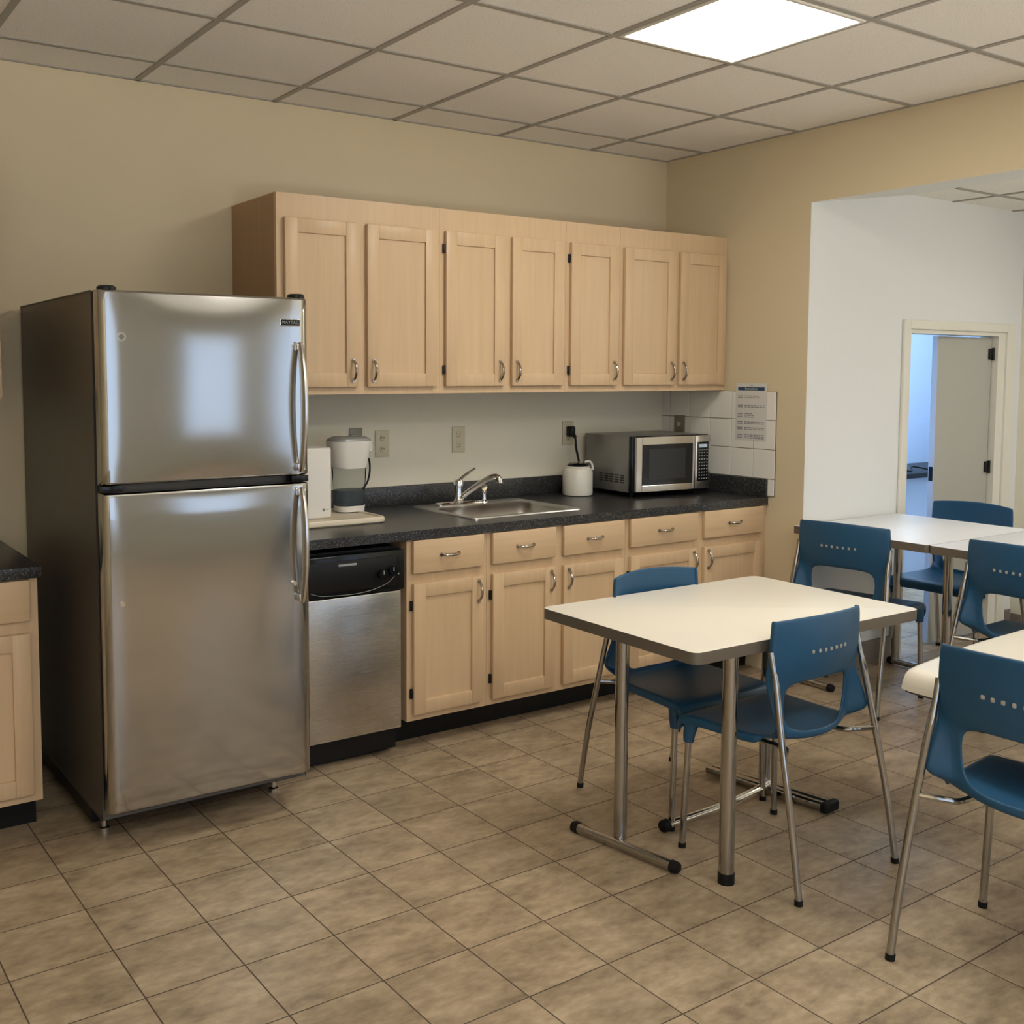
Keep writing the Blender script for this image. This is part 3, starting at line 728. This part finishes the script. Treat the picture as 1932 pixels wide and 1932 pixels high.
bm = bm_(); p = [Vector((-1.335, -1.62, .024)), Vector((-1.262, -2.09, .024))]
for s in (-1, 1): tube(bm, (p[0]+Vector((s*.018, 0, 0)), p[1]+Vector((s*.018, 0, 0))), .0155, 14)
box(bm, -1.325, -1.275, -1.99, -1.70, .012, .034)
ft = obj('foot_bar', bm, TUBE, t1, label='twin-tube foot bar')
obj('end_cap', B(-1.302, -1.222, -2.115, -2.088, .006, .044, .008, 3), RUBBER, ft, label='black rubber cap')
st = obj('stretcher', tube(bm_(), smooth_path([(-1.86, -1.895, .022), (-1.60, -1.90, .028), (-1.42, -1.895, .040), (-1.32, -1.88, .046)], 5), .0145, 14), CHROME, t1, label='chrome floor stretcher')
cap(st, (-1.86, -1.895, .022), (-1, 0, 0), .021)

def far_table(yc, label, legs):
    t = thing('rectangular_table', label, 'table', group=None)
    rtop(-.092, .765, yc-.360, yc+.360, .795, .036, .018, LAMW, t)
    for x, y in legs:
        obj('leg', tube(bm_(), ((x, y, .03), (x, y, .757)), .020, 16), TUBE, t)
        ft = obj('foot_bar', tube(bm_(), ((x, y-.18, .02), (x, y+.035, .02)), .0155, 14), TUBE, t)
        cap(ft, (x, y-.18, .02), (0, -1, 0)); cap(ft, (x, y+.025, .02), (0, 1, 0))
    return t
far_table(-1.352, 'white table pushed against the white wall beyond the opening', ((-.04, -1.02), (.66, -1.08)))
far_table(-2.075, 'white table joined to the near side of the table against the wall', ((.01, -1.75), (.64, -1.80)))
# cream table at the right edge
t3 = thing('rounded_table', 'cream table with a large rounded corner, cut by the right edge', 'table')
ol = [(-.50, -3.50), (-.50, -2.515), (-.85, -2.52), (-1.10, -2.53), (-1.25, -2.541), (-1.38, -2.558), (-1.48, -2.572), (-1.57, -2.584), (-1.62, -2.594), (-1.648, -2.61), (-1.658, -2.64), (-1.66, -2.72), (-1.66, -3.50)]
N_ = len(ol); cxy = (-.95, -3.2)
def inset(k, d):   # pull the outline inwards by d
    out = []
    for i in range(N_):
        p, c, n = Vector(ol[i-1]), Vector(ol[i]), Vector(ol[(i+1) % N_]); t = (c-p).normalized()+(n-c).normalized(); t.normalize(); nn = Vector((t.y, -t.x))
        if (Vector(cxy)-c).dot(nn) < 0: nn = -nn
        out.append((c.x+nn.x*d, c.y+nn.y*d, k))
    return out
bm = loft(bm_(), [inset(.640, .002), inset(.641, 0), inset(.655, .002), inset(.678, .008), inset(.692, .018), inset(.698, .030), inset(.700, .045)], False, True)
obj('tabletop', bm, LAM, t3)
obj('underside', loft(bm_(), [inset(.632, .012), inset(.6405, .010)], True, True), EDGE, t3, smooth=False)
for y in (-2.95, -3.35):
    obj('leg', tube(bm_(), ((-.80, y, 0), (-.80, y, .632)), .02, 16), TUBE, t3)

# ---------------------------------------------------------------- chairs
def chair_shell():
    # rows: y, z, half width, edge-forward, edge-up
    rows = [(-.144, .818, .202, .044, -.010), (-.148, .806, .206, .046, -.008), (-.148, .74, .209, .048, -.002), (-.142, .68, .211, .046, 0), (-.128, .632, .212, .040, 0),
            (-.120, .612, .210, .038, -.006), (-.114, .555, .203, .038, 0), (-.114, .500, .196, .040, .004), (-.124, .454, .194, .050, .012),
            (-.128, .432, .198, .060, .020), (-.100, .426, .205, .045, .022), (-.04, .424, .212, .01, .018), (.06, .428, .218, 0, .012), (.16, .434, .224, 0, .006), (.225, .438, .228, 0, 0), (.252, .432, .228, -.004, -.004), (.262, .412, .224, -.006, -.006), (.262, .395, .218, -.008, -.006)]
    cols = [-1, -.955, -.87, -.74, -.44, -.2, 0, .2, .44, .74, .87, .955, 1]
    WING = {5: (.213, -.090, .606), 6: (.216, -.110, .555), 7: (.220, -.128, .505), 8: (.221, -.136, .476)}
    bm = bm_(); V = []
    for i, (y, z, hw, ef, eu) in enumerate(rows):
        row = [bm.verts.new((hw*t, y+ef*t*t, z+eu*t*t)) for t in cols]
        for e, sg in ((0, -1), (-1, 1)):
            v = row[e].co
            n = Vector((v.x+sg*.002, v.y+.014, v.z)) if i < 8 else Vector((v.x+sg*.003, v.y+(.006 if i < 11 else 0), v.z-(.010 if i < 10 else .024)))
            (row.insert(0, bm.verts.new(n)) if sg < 0 else row.append(bm.verts.new(n)))
        if i in WING:
            x, yy, zz = WING[i]
            for sg, ks in ((-1, (0, 1, 2)), (1, (-1, -2, -3))):
                for j, k in enumerate(ks): row[k].co = (sg*(x-.010*(j == 2)), yy+(.010, 0, -.002)[j]+.004*(j == 2), zz)
        V.append(row)
    for i in range(len(rows)-1):
        for k in range(len(cols)+1):
            if 5 <= i <= 7 and 4 <= k <= 9: continue
            bm.faces.new((V[i][k], V[i][k+1], V[i+1][k+1], V[i+1][k]))
    # round the opening corners
    for i, k, dx, dz in ((5, 4, .014, -.008), (5, 10, -.014, -.008), (8, 4, .015, .008), (8, 10, -.015, .008)):
        V[i][k].co.x += dx; V[i][k].co.z += dz
    return bm
ch = thing('cafe_chair', 'x', 'chair', group=None)
shell = obj('seat_shell', chair_shell(), BLUE, ch, mods=(('SOLIDIFY', dict(thickness=.011, offset=0, use_even_offset=False)), ('SUBSURF', dict(levels=2, render_levels=2))))
for s in (-1, 1):   # sleeves over the front legs
    obj('leg_sleeve', tube(bm_(), ((s*.205, .205, .428), (s*.212, .215, .405), (s*.216, .218, .375), (s*.217, .219, .352)), [.024, .023, .0195, .0165], 14), BLUE, shell)
bm = bm_()
for k in range(7):
    x = -.078+k*.026; box(bm, x-.0054, x+.0054, -.1535+.048*(x/.2)**2, -.1480+.048*(x/.2)**2, .7015, .7135, .003)
obj('vent_slots', bm, SLOT, shell, label='row of small pale slots')
for s in (-1, 1):
    pth = [(s*.214, -.094, .715), (s*.214, -.106, .66), (s*.215, -.116, .625), (s*.226, -.150, .46), (s*.236, -.200, .22), (s*.241, -.235, .012)]
    l = obj('rear_leg', tube(bm_(), smooth_path(pth, 4), [.0085]*8+[.0105]*13, 12), TUBE, ch)
    obj('foot_cap', tube(bm_(), ((s*.2405, -.2335, .016), (s*.241, -.235, 0)), .0125, 14), RUBBER, l, label='black foot cap')
    l = obj('front_leg', tube(bm_(), ((s*.217, .219, .37), (s*.224, .222, .20), (s*.232, .225, .012)), .0105, 12), TUBE, ch)
    obj('foot_cap', tube(bm_(), ((s*.2316, .225, .016), (s*.232, .225, 0)), .0125, 14), RUBBER, l, label='black foot cap')
    obj('side_rail', tube(bm_(), smooth_path([(s*.228, -.160, .420), (s*.17, -.125, .416), (s*.148, -.09, .411), (s*.145, .0, .409), (s*.150, .12, .412), (s*.205, .198, .412)], 4), .008, 10), TUBE, ch)
obj('cross_rail', tube(bm_(), ((-.146, .05, .410), (.146, .05, .410)), .007, 10), TUBE, ch)
def copy_tree(o, parent=None):
    c = o.copy(); C.objects.link(c); c.parent = parent
    for k in list(o.children): copy_tree(k, c)
    return c
chairs = [(-1.659, -2.228, .02, 1.0, 'blue plastic chair pushed under the near side of the foreground table'),
          (-1.600, -1.672, PI, 1.0, 'blue plastic chair on the cabinet side of the foreground table, facing the viewer'),
          (-1.672, -3.02, -PI/2+.06, 1.035, 'largest blue plastic chair, cut by the right edge of the photo'),
          (-.03, -1.295, -PI/2+.16, 1.045, 'blue plastic chair at the left end of the table against the white wall'),
          (.99, -1.225, PI/2, 1.045, 'blue plastic chair behind the white tables, in front of the doorway'),
          (-.04, -2.150, -PI/2-.02, 1.06, 'blue plastic chair at the joined white table, cut by the right edge')]
for i, (x, y, a, s, lab) in enumerate(chairs):
    c = ch if i == 0 else copy_tree(ch)
    c.location = (x, y, 0); c.rotation_euler = (0, 0, a); c.scale = (s, s, s); c['label'] = lab; c['group'] = 'blue plastic chairs around the tables'
